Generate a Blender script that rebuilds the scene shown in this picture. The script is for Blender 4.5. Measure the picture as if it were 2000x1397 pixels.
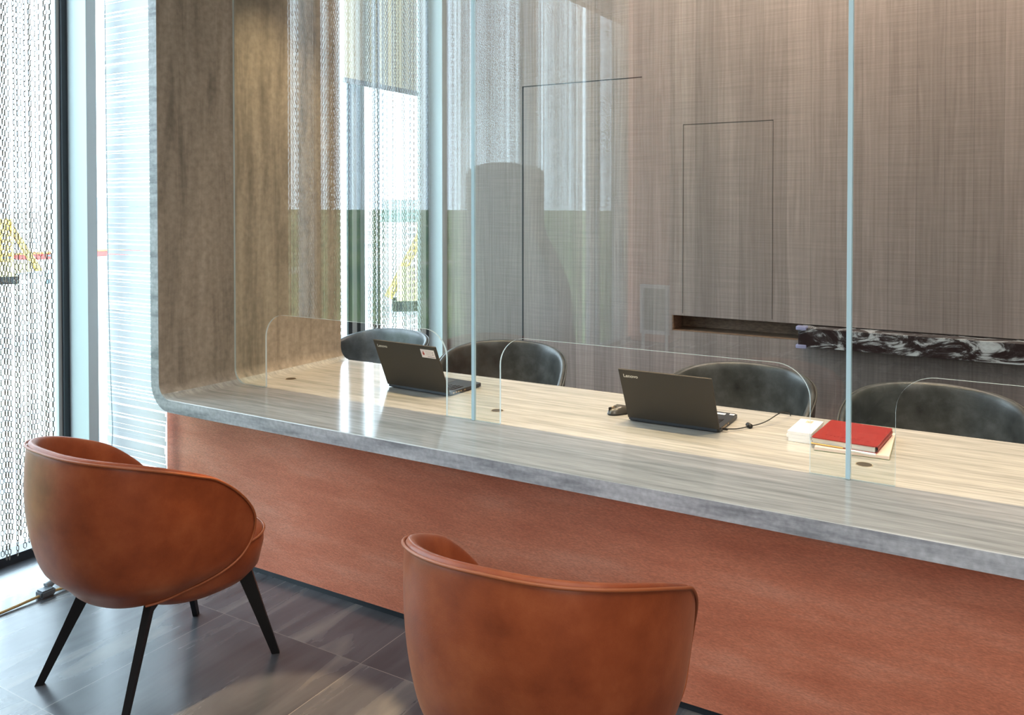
import bpy, bmesh, math, random
from mathutils import Vector, Matrix
random.seed(7)
sc = bpy.context.scene
COL = sc.collection
for o in list(bpy.data.objects):
    bpy.data.objects.remove(o)

# ---------------------------------------------------------------- camera
FPX, TH, TI, H = 1623.0, math.radians(30.6), math.radians(1.0), 1.62
c_, s_ = math.cos(TH), math.sin(TH)
Rv = Vector((c_, s_, 0))
Fv = Vector((-s_*math.cos(TI), c_*math.cos(TI), -math.sin(TI)))
Uv = Vector((-s_*math.sin(TI), c_*math.sin(TI), math.cos(TI)))
cam_d = bpy.data.cameras.new('camera')
cam = bpy.data.objects.new('camera', cam_d); COL.objects.link(cam)
cam.matrix_world = Matrix(((Rv.x, Uv.x, -Fv.x, 0), (Rv.y, Uv.y, -Fv.y, 0), (Rv.z, Uv.z, -Fv.z, H), (0, 0, 0, 1)))
cam_d.sensor_width = 36; cam_d.lens = FPX/2000*36
cam_d.shift_y = -(698.5-428)/2000
cam_d.clip_start = .05; cam_d.clip_end = 2000
sc.camera = cam

# ---------------------------------------------------------------- world, colour management, lights
sc.view_settings.view_transform = 'Standard'; sc.view_settings.look = 'None'
sc.view_settings.gamma = 1; sc.view_settings.exposure = 1.2
sc.view_settings.use_curve_mapping = False
SKY = 5.0
w = bpy.data.worlds.new('sky'); sc.world = w; w.use_nodes = True
wn = w.node_tree; bg = wn.nodes['Background']
bg.inputs['Color'].default_value = (0.69, 0.855, 1.0, 1); bg.inputs['Strength'].default_value = SKY
sc.cycles.max_bounces = 9; sc.cycles.diffuse_bounces = 4; sc.cycles.glossy_bounces = 4
sc.cycles.transparent_max_bounces = 24; sc.cycles.transmission_bounces = 6
sc.cycles.caustics_reflective = False; sc.cycles.caustics_refractive = False
sc.cycles.sample_clamp_indirect = 6
sc.cycles.use_denoising = True

def light(name, typ, loc, energy, color, rot=(0, 0, 0), **k):
    d = bpy.data.lights.new(name, typ); d.energy = energy; d.color = color
    for a, v in k.items(): setattr(d, a, v)
    o = bpy.data.objects.new(name, d); COL.objects.link(o); o.location = loc; o.rotation_euler = rot
    return o
WARM = (1.0, 0.75, 0.41)
# downlights set behind the added light baffle, right above the inner side of the glass screen
for x in (-2.78, -2.0, -1.12, -0.2, 0.75, 1.7):
    light('downlight', 'SPOT', (x, 2.8385, 3.27), 52, WARM, (math.radians(8), 0, 0), spot_size=math.radians(74), spot_blend=.7, shadow_soft_size=.004)
# added fill lights without fittings: above the back area, front room and rear
light('ceiling_fill', 'AREA', (-.6, 4.1, 4.1), 58, (1.0, .82, .68), (math.radians(20), 0, 0), shape='RECTANGLE', size=3.6, size_y=.6)
light('rear_fill', 'AREA', (2.7, -3.2, 2.6), 42, (1.0, .93, .86), (math.radians(68), 0, math.radians(12)), shape='RECTANGLE', size=2.2, size_y=2.0)  # added fill from behind the camera, the rear wall has no window
light('ceiling_fill', 'AREA', (1.0, 0.6, 4.2), 55, (1.0, .92, .85), (0, 0, 0), shape='RECTANGLE', size=4, size_y=3)
light('floor_spot', 'SPOT', (-1.85, 1.72, 4.2), 420, (1.0, .74, .42), (0, 0, 0), spot_size=math.radians(12), spot_blend=.15, shadow_soft_size=.03)
# sky portals in the glazed facade
for y0, y1 in ((-3.3, 2.3), (2.4, 5.2)):
    light('window_portal', 'AREA', (-3.99, (y0+y1)/2, 2.2), 1, (1, 1, 1), (0, math.radians(-90), 0), shape='RECTANGLE', size=4.2, size_y=y1-y0).data.cycles.is_portal = True

# ---------------------------------------------------------------- materials
def nt(name):
    m = bpy.data.materials.new(name); m.use_nodes = True
    t = m.node_tree
    return m, t, t.nodes['Principled BSDF'], t.nodes['Material Output']
def N(t, typ, **k):
    n = t.nodes.new(typ)
    for a, v in k.items():
        if a.startswith('i_'):
            n.inputs[a[2:].replace('_', ' ')].default_value = v
        else: setattr(n, a, v)
    return n
def plain(name, col, rough=.5, metal=0, **k):
    m, t, b, o = nt(name)
    b.inputs['Base Color'].default_value = (*col, 1); b.inputs['Roughness'].default_value = rough; b.inputs['Metallic'].default_value = metal
    for a, v in k.items(): b.inputs[a].default_value = v
    return m
def noisy(name, cols, scale=(1, 1, 1), nscale=5, detail=8, rough=.5, bump=.0, rr=None, dist=0, stops=None, spec=.5, second=None, rotz=0, bscale=None):
    """ramp over stretched noise in object space"""
    m, t, b, o = nt(name); L = t.links.new
    tc = N(t, 'ShaderNodeTexCoord'); mp = N(t, 'ShaderNodeMapping'); mp.inputs['Scale'].default_value = scale; mp.inputs['Rotation'].default_value = (0, 0, rotz)
    L(tc.outputs['Object'], mp.inputs['Vector'])
    no = N(t, 'ShaderNodeTexNoise'); no.inputs['Scale'].default_value = nscale; no.inputs['Detail'].default_value = detail; no.inputs['Distortion'].default_value = dist
    no.inputs['Roughness'].default_value = .62
    L(mp.outputs[0], no.inputs['Vector'])
    r = N(t, 'ShaderNodeValToRGB'); e = r.color_ramp.elements
    n = len(cols); st = stops or [.3+.4*i/(n-1) for i in range(n)]
    e[0].position = st[0]; e[0].color = (*cols[0], 1); e[1].position = st[-1]; e[1].color = (*cols[-1], 1)
    for i in range(1, n-1):
        q = e.new(st[i]); q.color = (*cols[i], 1)
    L(no.outputs['Fac'], r.inputs[0])
    col = r.outputs[0]
    if second:   # (scale vec, nscale, lo, hi) multiplies
        mp2 = N(t, 'ShaderNodeMapping'); mp2.inputs['Scale'].default_value = second[0]; L(tc.outputs['Object'], mp2.inputs['Vector'])
        n2 = N(t, 'ShaderNodeTexNoise'); n2.inputs['Scale'].default_value = second[1]; n2.inputs['Detail'].default_value = 6
        L(mp2.outputs[0], n2.inputs['Vector'])
        mr = N(t, 'ShaderNodeMapRange'); mr.inputs['From Min'].default_value = .3; mr.inputs['From Max'].default_value = .7
        mr.inputs['To Min'].default_value = second[2]; mr.inputs['To Max'].default_value = second[3]
        L(n2.outputs['Fac'], mr.inputs['Value'])
        mx = N(t, 'ShaderNodeMix', data_type='RGBA', blend_type='MULTIPLY'); mx.inputs[0].default_value = 1
        L(col, mx.inputs[6]); L(mr.outputs[0], mx.inputs[7]); col = mx.outputs[2]
    L(col, b.inputs['Base Color'])
    b.inputs['Roughness'].default_value = rough; b.inputs['Specular IOR Level'].default_value = spec
    if rr:
        mr2 = N(t, 'ShaderNodeMapRange'); mr2.inputs['To Min'].default_value = rr[0]; mr2.inputs['To Max'].default_value = rr[1]
        L(no.outputs['Fac'], mr2.inputs['Value']); L(mr2.outputs[0], b.inputs['Roughness'])
    if bump:
        bp = N(t, 'ShaderNodeBump'); bp.inputs['Strength'].default_value = bump; bp.inputs['Distance'].default_value = .002
        if bscale:
            n3 = N(t, 'ShaderNodeTexNoise'); n3.inputs['Scale'].default_value = bscale; n3.inputs['Detail'].default_value = 4
            L(tc.outputs['Object'], n3.inputs['Vector']); L(n3.outputs['Fac'], bp.inputs['Height'])
        else: L(no.outputs['Fac'], bp.inputs['Height'])
        L(bp.outputs[0], b.inputs['Normal'])
    return m

LEATHER = noisy('cognac_leather', [(.20, .040, .011), (.285, .063, .019), (.38, .100, .034)], (1, 1, 1), 7, 6, .42, .12, stops=[.3, .5, .72], bscale=260, spec=.35)
LEATHER_W = plain('cognac_piping', (.33, .09, .028), .45)
for k_, v_ in (('Sheen Weight', .12), ('Sheen Roughness', .35), ('Sheen Tint', (1, .62, .42, 1))): LEATHER.node_tree.nodes['Principled BSDF'].inputs[k_].default_value = v_
GREY_L = noisy('grey_leather', [(.018, .019, .019), (.042, .046, .045), (.085, .092, .096)], (1, 1, 1), 9, 6, .36, .15, stops=[.3, .5, .75], bscale=200, spec=.5)
GREY_W = plain('grey_piping', (.06, .06, .055), .45)
BLACK = plain('black_metal', (.006, .006, .007), .45, **{'Specular IOR Level': .25})
STONE_T = noisy('limestone_top', [(.27, .27, .252), (.40, .392, .362), (.50, .48, .44)], (.6, 11, 8), 3.6, 14, .16, 0, stops=[.3, .5, .68], second=((1, 9, 9), 9, .88, 1.08), rr=(.09, .17), dist=.25)
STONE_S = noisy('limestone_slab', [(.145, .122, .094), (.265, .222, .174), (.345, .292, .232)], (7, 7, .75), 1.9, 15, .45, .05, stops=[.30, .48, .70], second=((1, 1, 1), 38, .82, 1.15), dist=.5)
STONE_E = noisy('limestone_edge', [(.22, .225, .24), (.40, .40, .42), (.53, .535, .55)], (.8, 6, 6), 5, 14, .5, .15, stops=[.32, .5, .7], second=((1, 1, 1), 60, .8, 1.12))
TERRA = noisy('terracotta_plaster', [(.47, .130, .067), (.60, .200, .113), (.68, .285, .185)], (.9, 3, 4.5), 2.2, 12, .55, .5, stops=[.28, .5, .74], second=((10, 26, 40), 9, .78, 1.17), bscale=150)
WHITE_AL = plain('white_aluminium', (.42, .47, .49), .4)
DARK_AL = plain('dark_frame', (.02, .027, .035), .4)
CHAIN = plain('chain_metal', (.22, .20, .17), .38, .85)
CEIL = plain('ceiling_paint', (.72, .71, .69), .8)
PAPER = plain('white_paper', (.82, .81, .80), .6)
PAGES = noisy('page_edges', [(.62, .6, .52), (.8, .78, .7)], (1, 1, 90), 12, 3, .7)
PINKP = plain('pink_paper', (.80, .62, .54), .6)
RED = noisy('red_leatherette', [(.26, .014, .011), (.31, .018, .014)], nscale=30, rough=.42, bump=.1, bscale=500)
LID = plain('laptop_lid', (.046, .037, .026), .72, 0)
LAPT = plain('laptop_body', (.03, .035, .042), .4, .2)
KEYS = plain('laptop_keys', (.012, .012, .014), .35)
SILVER = plain('silver_print', (.62, .60, .52), .35, .3)
RUBBER = plain('black_rubber', (.012, .012, .012), .5)
GOLDC = plain('tan_cable', (.42, .29, .12), .5)

def floor_mat():
    m, t, b, o = nt('slate_tiles'); L = t.links.new
    geo = N(t, 'ShaderNodeNewGeometry'); sep = N(t, 'ShaderNodeSeparateXYZ'); L(geo.outputs['Position'], sep.inputs[0])
    def line(out, off, pitch, wd):
        a = N(t, 'ShaderNodeMath', operation='SUBTRACT'); L(out, a.inputs[0]); a.inputs[1].default_value = off
        q = N(t, 'ShaderNodeMath', operation='DIVIDE'); L(a.outputs[0], q.inputs[0]); q.inputs[1].default_value = pitch
        fr = N(t, 'ShaderNodeMath', operation='FRACT'); L(q.outputs[0], fr.inputs[0])
        fl = N(t, 'ShaderNodeMath', operation='FLOOR'); L(q.outputs[0], fl.inputs[0])
        lt = N(t, 'ShaderNodeMath', operation='LESS_THAN'); L(fr.outputs[0], lt.inputs[0]); lt.inputs[1].default_value = wd/pitch
        return lt.outputs[0], fl.outputs[0]
    lx, fx = line(sep.outputs['X'], -2.642, .702, .0028); ly, fy = line(sep.outputs['Y'], 2.227-.724*8, .724, .0028)
    mxm = N(t, 'ShaderNodeMath', operation='MAXIMUM'); L(lx, mxm.inputs[0]); L(ly, mxm.inputs[1])
    # per tile offset
    cmb = N(t, 'ShaderNodeCombineXYZ'); L(fx, cmb.inputs[0]); L(fy, cmb.inputs[1])
    wn_ = N(t, 'ShaderNodeTexWhiteNoise'); L(cmb.outputs[0], wn_.inputs['Vector'])
    sca = N(t, 'ShaderNodeVectorMath', operation='SCALE'); L(wn_.outputs['Color'], sca.inputs[0]); sca.inputs['Scale'].default_value = 9
    add = N(t, 'ShaderNodeVectorMath', operation='ADD'); L(geo.outputs['Position'], add.inputs[0]); L(sca.outputs[0], add.inputs[1])
    mp = N(t, 'ShaderNodeMapping'); mp.inputs['Scale'].default_value = (6, 1.0, 1); mp.inputs['Rotation'].default_value = (0, 0, .12); L(add.outputs[0], mp.inputs['Vector'])
    no = N(t, 'ShaderNodeTexNoise'); no.inputs['Scale'].default_value = 1.5; no.inputs['Detail'].default_value = 11; no.inputs['Distortion'].default_value = .6; L(mp.outputs[0], no.inputs['Vector'])
    r = N(t, 'ShaderNodeValToRGB'); e = r.color_ramp.elements
    e[0].position = .3; e[0].color = (.048, .050, .057, 1); e[1].position = .56; e[1].color = (.085, .086, .094, 1)
    q = e.new(.70); q.color = (.19, .175, .16, 1)
    L(no.outputs['Fac'], r.inputs[0])
    mix = N(t, 'ShaderNodeMix', data_type='RGBA'); L(mxm.outputs[0], mix.inputs[0]); L(r.outputs[0], mix.inputs[6]); mix.inputs[7].default_value = (.24, .22, .20, 1)
    L(mix.outputs[2], b.inputs['Base Color'])
    mr = N(t, 'ShaderNodeMapRange'); mr.inputs['To Min'].default_value = .2; mr.inputs['To Max'].default_value = .33; L(no.outputs['Fac'], mr.inputs['Value']); L(mr.outputs[0], b.inputs['Roughness'])
    b.inputs['Specular IOR Level'].default_value = .85
    bp = N(t, 'ShaderNodeBump'); bp.inputs['Strength'].default_value = .35; bp.inputs['Distance'].default_value = .003; L(no.outputs['Fac'], bp.inputs['Height']); L(bp.outputs[0], b.inputs['Normal'])
    return m
FLOOR = floor_mat()

def wood_mat():
    m, t, b, o = nt('smoked_wood_planks'); L = t.links.new
    tc = N(t, 'ShaderNodeTexCoord'); sep = N(t, 'ShaderNodeSeparateXYZ'); L(tc.outputs['Object'], sep.inputs[0])
    q = N(t, 'ShaderNodeMath', operation='DIVIDE'); L(sep.outputs['X'], q.inputs[0]); q.inputs[1].default_value = .145
    fl = N(t, 'ShaderNodeMath', operation='FLOOR'); L(q.outputs[0], fl.inputs[0])
    fr = N(t, 'ShaderNodeMath', operation='FRACT'); L(q.outputs[0], fr.inputs[0])
    wn_ = N(t, 'ShaderNodeTexWhiteNoise', noise_dimensions='1D'); L(fl.outputs[0], wn_.inputs['W'])
    sca = N(t, 'ShaderNodeVectorMath', operation='SCALE'); L(wn_.outputs['Color'], sca.inputs[0]); sca.inputs['Scale'].default_value = 7
    add = N(t, 'ShaderNodeVectorMath', operation='ADD'); L(tc.outputs['Object'], add.inputs[0]); L(sca.outputs[0], add.inputs[1])
    mp = N(t, 'ShaderNodeMapping'); mp.inputs['Scale'].default_value = (16, 16, .8); L(add.outputs[0], mp.inputs['Vector'])
    no = N(t, 'ShaderNodeTexNoise'); no.inputs['Scale'].default_value = 1.6; no.inputs['Detail'].default_value = 8; no.inputs['Distortion'].default_value = 1.3; L(mp.outputs[0], no.inputs['Vector'])
    wv = N(t, 'ShaderNodeTexWave', bands_direction='X'); wv.inputs['Scale'].default_value = 3.2; wv.inputs['Distortion'].default_value = 9; wv.inputs['Detail'].default_value = 3; wv.inputs['Detail Scale'].default_value = .8
    mp3 = N(t, 'ShaderNodeMapping'); mp3.inputs['Scale'].default_value = (4, 4, .45); L(add.outputs[0], mp3.inputs['Vector']); L(mp3.outputs[0], wv.inputs['Vector'])
    ad = N(t, 'ShaderNodeMath', operation='MULTIPLY_ADD'); L(wv.outputs['Fac'], ad.inputs[0]); ad.inputs[1].default_value = .16; L(no.outputs['Fac'], ad.inputs[2])
    r = N(t, 'ShaderNodeValToRGB'); e = r.color_ramp.elements
    e[0].position = .25; e[0].color = (.185, .140, .122, 1); e[1].position = .95; e[1].color = (.29, .232, .205, 1)
    L(ad.outputs[0], r.inputs[0])
    # saw marks: fine horizontal hatching
    mp2 = N(t, 'ShaderNodeMapping'); mp2.inputs['Scale'].default_value = (3, 3, 190); L(tc.outputs['Object'], mp2.inputs['Vector'])
    n2 = N(t, 'ShaderNodeTexNoise'); n2.inputs['Scale'].default_value = 1; n2.inputs['Detail'].default_value = 2; L(mp2.outputs[0], n2.inputs['Vector'])
    mr = N(t, 'ShaderNodeMapRange'); mr.inputs['From Min'].default_value = .35; mr.inputs['From Max'].default_value = .65; mr.inputs['To Min'].default_value = .9; mr.inputs['To Max'].default_value = 1.08; L(n2.outputs['Fac'], mr.inputs['Value'])
    mr3 = N(t, 'ShaderNodeMapRange'); mr3.inputs['To Min'].default_value = .88; mr3.inputs['To Max'].default_value = 1.14; L(wn_.outputs['Value'], mr3.inputs['Value'])
    mu = N(t, 'ShaderNodeMath', operation='MULTIPLY'); L(mr.outputs[0], mu.inputs[0]); L(mr3.outputs[0], mu.inputs[1])
    lt = N(t, 'ShaderNodeMath', operation='LESS_THAN'); L(fr.outputs[0], lt.inputs[0]); lt.inputs[1].default_value = .018
    mr4 = N(t, 'ShaderNodeMapRange'); mr4.inputs['To Min'].default_value = 1; mr4.inputs['To Max'].default_value = .72; L(lt.outputs[0], mr4.inputs['Value'])
    mu2 = N(t, 'ShaderNodeMath', operation='MULTIPLY'); L(mu.outputs[0], mu2.inputs[0]); L(mr4.outputs[0], mu2.inputs[1])
    mx = N(t, 'ShaderNodeMix', data_type='RGBA', blend_type='MULTIPLY'); mx.inputs[0].default_value = 1; L(r.outputs[0], mx.inputs[6]); L(mu2.outputs[0], mx.inputs[7])
    L(mx.outputs[2], b.inputs['Base Color']); b.inputs['Roughness'].default_value = .5
    bp = N(t, 'ShaderNodeBump'); bp.inputs['Strength'].default_value = .2; bp.inputs['Distance'].default_value = .002; L(n2.outputs['Fac'], bp.inputs['Height']); L(bp.outputs[0], b.inputs['Normal'])
    return m
WOOD = wood_mat()

def marble_mat():
    m, t, b, o = nt('dark_marble'); L = t.links.new
    tc = N(t, 'ShaderNodeTexCoord')
    mp = N(t, 'ShaderNodeMapping'); mp.inputs['Scale'].default_value = (1, 1, 2.2); mp.inputs['Rotation'].default_value = (0, .5, 0); L(tc.outputs['Object'], mp.inputs['Vector'])
    no = N(t, 'ShaderNodeTexNoise'); no.inputs['Scale'].default_value = 4.5; no.inputs['Detail'].default_value = 12; no.inputs['Roughness'].default_value = .72; no.inputs['Distortion'].default_value = 1.6; L(mp.outputs[0], no.inputs['Vector'])
    r = N(t, 'ShaderNodeValToRGB'); e = r.color_ramp.elements
    e[0].position = .44; e[0].color = (.022, .012, .012, 1); e[1].position = .57; e[1].color = (.42, .42, .42, 1)
    q = e.new(.50); q.color = (.05, .04, .04, 1); q = e.new(.75); q.color = (.6, .62, .62, 1)
    L(no.outputs['Fac'], r.inputs[0]); L(r.outputs[0], b.inputs['Base Color']); b.inputs['Roughness'].default_value = .2
    return m
MARBLE = marble_mat()

def glass_mat(name, tint=(.96, .985, .98)):
    m, t, b, o = nt(name); L = t.links.new; t.nodes.remove(b)
    g = N(t, 'ShaderNodeNewGeometry')
    ior = N(t, 'ShaderNodeMapRange'); ior.inputs['To Min'].default_value = 1.6; ior.inputs['To Max'].default_value = 1/1.6; L(g.outputs['Backfacing'], ior.inputs['Value'])
    fr = N(t, 'ShaderNodeFresnel'); L(ior.outputs[0], fr.inputs['IOR'])
    tr = N(t, 'ShaderNodeBsdfTransparent'); tr.inputs[0].default_value = (*tint, 1)
    gl = N(t, 'ShaderNodeBsdfGlossy'); gl.inputs['Roughness'].default_value = 0
    mx = N(t, 'ShaderNodeMixShader'); L(fr.outputs[0], mx.inputs[0]); L(tr.outputs[0], mx.inputs[1]); L(gl.outputs[0], mx.inputs[2]); L(mx.outputs[0], o.inputs[0])
    return m
GLASS = glass_mat('clear_glass')
def translucent(name, col, mixf=.5, transp=0.0, rough=.3):
    m, t, b, o = nt(name); L = t.links.new
    b.inputs['Base Color'].default_value = (*col, 1); b.inputs['Roughness'].default_value = rough
    tl = N(t, 'ShaderNodeBsdfTranslucent'); tl.inputs[0].default_value = (*col, 1)
    mx = N(t, 'ShaderNodeMixShader'); mx.inputs[0].default_value = mixf; L(b.outputs[0], mx.inputs[1]); L(tl.outputs[0], mx.inputs[2])
    out = mx.outputs[0]
    if transp:
        tr = N(t, 'ShaderNodeBsdfTransparent'); m2 = N(t, 'ShaderNodeMixShader'); m2.inputs[0].default_value = transp; L(out, m2.inputs[1]); L(tr.outputs[0], m2.inputs[2]); out = m2.outputs[0]
    L(out, o.inputs[0])
    return m
G_EDGE = translucent('glass_edge', (.78, .90, .92), .5, .1, .1)
SEAL = translucent('clear_silicone', (.62, .78, .84), .4, .0, .25)
BLIND = translucent('roller_blind_cloth', (.62, .56, .40), .35)
BLIND2 = translucent('pale_blind_cloth', (.55, .62, .68), .35)
SLAT = translucent('white_slats', (.82, .82, .82), .4, .0, .35)
PROT = translucent('clear_plastic', (.62, .62, .88), .5, .3, .1)

# ---------------------------------------------------------------- helpers
def new_obj(name, me, mat=None, parent=None, smooth=False, loc=None):
    o = bpy.data.objects.new(name, me); COL.objects.link(o)
    if mat is not None:
        for m in (mat if isinstance(mat, (list, tuple)) else [mat]): me.materials.append(m)
    if parent is not None: o.parent = parent
    if loc is not None: o.location = loc
    if smooth: me.polygons.foreach_set('use_smooth', [True]*len(me.polygons))
    return o
def bm_obj(name, bm, mat=None, parent=None, smooth=False, loc=None):
    me = bpy.data.meshes.new(name); bmesh.ops.recalc_face_normals(bm, faces=bm.faces); bm.to_mesh(me); bm.free()
    return new_obj(name, me, mat, parent, smooth, loc)
def box(bm, x0, x1, y0, y1, z0, z1, mi=0):
    vs = [bm.verts.new(p) for p in ((x0, y0, z0), (x1, y0, z0), (x1, y1, z0), (x0, y1, z0), (x0, y0, z1), (x1, y0, z1), (x1, y1, z1), (x0, y1, z1))]
    for f in ((0, 3, 2, 1), (4, 5, 6, 7), (0, 1, 5, 4), (1, 2, 6, 5), (2, 3, 7, 6), (3, 0, 4, 7)):
        fc = bm.faces.new([vs[i] for i in f]); fc.material_index = mi
    return vs
def boxo(name, dims, mat, parent=None, bevel=0):
    bm = bmesh.new(); box(bm, *dims)
    if bevel: bmesh.ops.bevel(bm, geom=bm.edges[:], offset=bevel, segments=2, affect='EDGES', profile=.5)
    return bm_obj(name, bm, mat, parent, smooth=False)
def tag(o, label=None, cat=None, group=None, kind=None):
    if label: o['label'] = label
    if cat: o['category'] = cat
    if group: o['group'] = group
    if kind: o['kind'] = kind
    return o
def empty(name, loc=(0, 0, 0), rz=0, **k):
    o = bpy.data.objects.new(name, None); COL.objects.link(o); o.location = loc; o.rotation_euler = (0, 0, rz); o.empty_display_size = .1
    return tag(o, **k)
def copy_tree(o, parent=None):
    n = o.copy(); COL.objects.link(n); n.parent = parent
    for ch in list(o.children): copy_tree(ch, n)
    return n
def tube(name, pts, r, mat, parent=None, cyc=False, res=6):
    cu = bpy.data.curves.new(name, 'CURVE'); cu.dimensions = '3D'; cu.bevel_depth = r; cu.bevel_resolution = res//2
    sp = cu.splines.new('NURBS' if len(pts) > 3 else 'POLY'); sp.points.add(len(pts)-1)
    for p, q in zip(sp.points, pts): p.co = (*q, 1)
    sp.use_cyclic_u = cyc
    if len(pts) > 3: sp.order_u = 3; sp.use_endpoint_u = not cyc
    cu.use_fill_caps = True
    o = bpy.data.objects.new(name, cu); COL.objects.link(o); bpy.context.view_layer.update()
    me = bpy.data.meshes.new_from_object(o.evaluated_get(bpy.context.evaluated_depsgraph_get()))
    bpy.data.objects.remove(o); bpy.data.curves.remove(cu)
    me.materials.clear()
    return new_obj(name, me, mat, parent, smooth=True)
def struct(name, dims, mat, parent=None, label=None):
    o = boxo(name, dims, mat, parent)
    if parent is None: tag(o, kind='structure', label=label)
    return o

# ---------------------------------------------------------------- room shell
struct('floor', (-3.95, 4.2, -4.2, 5.55, -.12, 0), FLOOR)
struct('ceiling', (-4.05, 4.3, -4.2, 5.65, 4.42, 4.55), CEIL)
struct('wall_rear', (-3.95, 4.2, -4.2, -4.05, 0, 4.42), noisy('dark_wood_rear', [(.07, .05, .04), (.13, .10, .08)], (12, 12, .8), 1.5))
struct('wall_right', (4.2, 4.35, -4.05, 5.55, 0, 4.42), plain('wall_paint', (.32, .27, .23), .7))
bm = bmesh.new()
YB = 5.3
box(bm, -3.95, -1.895, YB, YB+.22, 0, 4.42)
box(bm, -1.895, 4.2, YB, YB+.22, 0, .782)
box(bm, -1.895, 4.2, YB, YB+.22, .885, 4.42)
box(bm, -3.95, 4.2, YB+.22, YB+.3, 0, 4.42)
wb = bm_obj('wall_back', bm, WOOD); tag(wb, kind='structure')
NICHE = noisy('niche_lining', [(.13, .075, .05), (.30, .19, .12)], (2, 2, 6), 14, 8, .4, .3, bscale=90)
bm = bmesh.new()
box(bm, -1.893, 4.1, YB+.205, YB+.219, .783, .884); box(bm, -1.893, -1.888, YB+.002, YB+.205, .783, .884); box(bm, -1.888, 4.1, YB+.002, YB+.205, .783, .786)
tag(bm_obj('trim_1', bm, NICHE), kind='structure')
GAP = plain('shadow_gap', (.006, .006, .008), .8)
bm = bmesh.new(); box(bm, -3.047, -3.036, YB-.002, YB+.01, 0, 2.485); box(bm, -3.047, -2.112, YB-.002, YB+.01, 2.480, 2.486)
tag(bm_obj('trim_2', bm, GAP), kind='structure')
bm = bmesh.new(); box(bm, -1.823, -1.820, YB-.0015, YB+.01, .9, 2.147); box(bm, -1.823, -1.24, YB-.0015, YB+.01, 2.145, 2.149); box(bm, -1.243, -1.240, YB-.0015, YB+.01, .9, 2.147)
tag(bm_obj('trim_3', bm, plain('faint_gap', (.055, .042, .036), .8)), kind='structure')
# copper clad pilaster at the rear end of the glazed facade
struct('trim_4', (-3.95, -3.35, -4.05, -3.62, 0, 4.42), TERRA)

# glazed facade: frame members and panes
fac = bmesh.new()
def frame_obj(name, boxes_w, boxes_d):
    bm = bmesh.new()
    for b_ in boxes_w: box(bm, *b_, mi=0)
    for b_ in boxes_d: box(bm, *b_, mi=1)
    o = bm_obj(name, bm, [WHITE_AL, DARK_AL]); tag(o, kind='structure'); return o
fac.free()
ZT = 4.42
mull = [1.63, .2, -1.25, -2.7]
wboxes = [(-3.95, -3.73, 2.36, 2.411, 0, ZT), (-3.95, -3.9, 2.315, 2.333, 0, ZT),
          (-3.872, -3.85, 4.352, 4.40, 0, ZT), (-3.872, -3.85, 4.437, 4.485, 0, ZT),
          (-3.88, -3.85, 5.13, 5.20, 0, ZT), (-3.95, -3.72, 5.235, 5.299, 0, ZT), (-3.95, -3.80, -3.4, -3.32, 0, ZT)]
dboxes = [(-3.95, -3.88, 2.333, 2.36, 0, ZT), (-3.865, -3.85, 4.313, 4.352, 0, ZT), (-3.865, -3.85, 4.40, 4.437, 0, ZT), (-3.88, -3.85, 5.20, 5.235, 0, ZT)]
for y in mull:
    dboxes.append((-3.95, -3.84, y-.03, y+.03, 0, ZT)); wboxes.append((-3.95, -3.80, y+.03, y+.075, 0, ZT))
frame_obj('window_1', wboxes, dboxes)
ys = [-3.32, -2.73, -1.28, .17, 1.6, 2.315]
struct('baseboard_left', (-3.95, -3.827, -3.6, 5.235, 0, .042), DARK_AL)
bm = bmesh.new()
for y0, y1 in ((-3.32, -2.74), (-2.62, -1.29), (-1.17, .16), (.28, 1.59), (1.71, 2.31), (2.415, 4.30), (4.49, 5.13)):
    box(bm, -3.925, -3.915, y0, y1, .045, ZT)
tag(bm_obj('window_2', bm, GLASS), kind='structure')

# translucent slatted blind closing the gap between column and counter
wb_ = empty('slatted_blind', (-3.60, 2.50, 0), label='white translucent slatted blind hanging between the pale window column and the stone counter surround', cat='blind')
bm = bmesh.new(); z = .03
while z < 4.35:
    hgt = random.uniform(.009, .03); dy = random.uniform(-.006, .006)
    box(bm, -.195, .24, dy, dy+.0015, z, z+hgt); z += hgt+random.choice((.0015, .003, .006))
bm_obj('slats', bm, SLAT, wb_)
tube('pull_cord', [(-.165, -.02, 4.3), (-.163, -.02, 2.5), (-.155, -.02, 1.2), (-.135, -.02, .62), (-.125, -.02, .5), (-.14, -.02, .42)], .0022, plain('cord_grey', (.45, .55, .6), .6), wb_)
boxo('top_rail', (-.2, .24, -.03, .03, 4.35, 4.41), WHITE_AL, wb_)

# roller blinds
rb = empty('roller_blind', (-3.80, 4.62, 0), label='beige roller blind half lowered over the window behind the counter', cat='blind')
boxo('cloth', (-.002, .002, -.40, .40, 2.47, 4.35), BLIND, rb)
boxo('bottom_bar', (-.008, .008, -.405, .405, 2.435, 2.47), plain('blind_bar', (.16, .16, .15), .5), rb)
rb2 = empty('roller_blind', (-3.80, -2.0, 0), label='pale grey roller blind rolled high over the front windows, seen mirrored in the glass', cat='blind')
boxo('cloth', (-.002, .002, -1.3, 1.3, 3.73, 4.40), BLIND2, rb2)
boxo('bottom_bar', (-.01, .01, -1.305, 1.305, 3.69, 3.73), plain('blind_bar_brown', (.09, .07, .06), .5), rb2)

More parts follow.
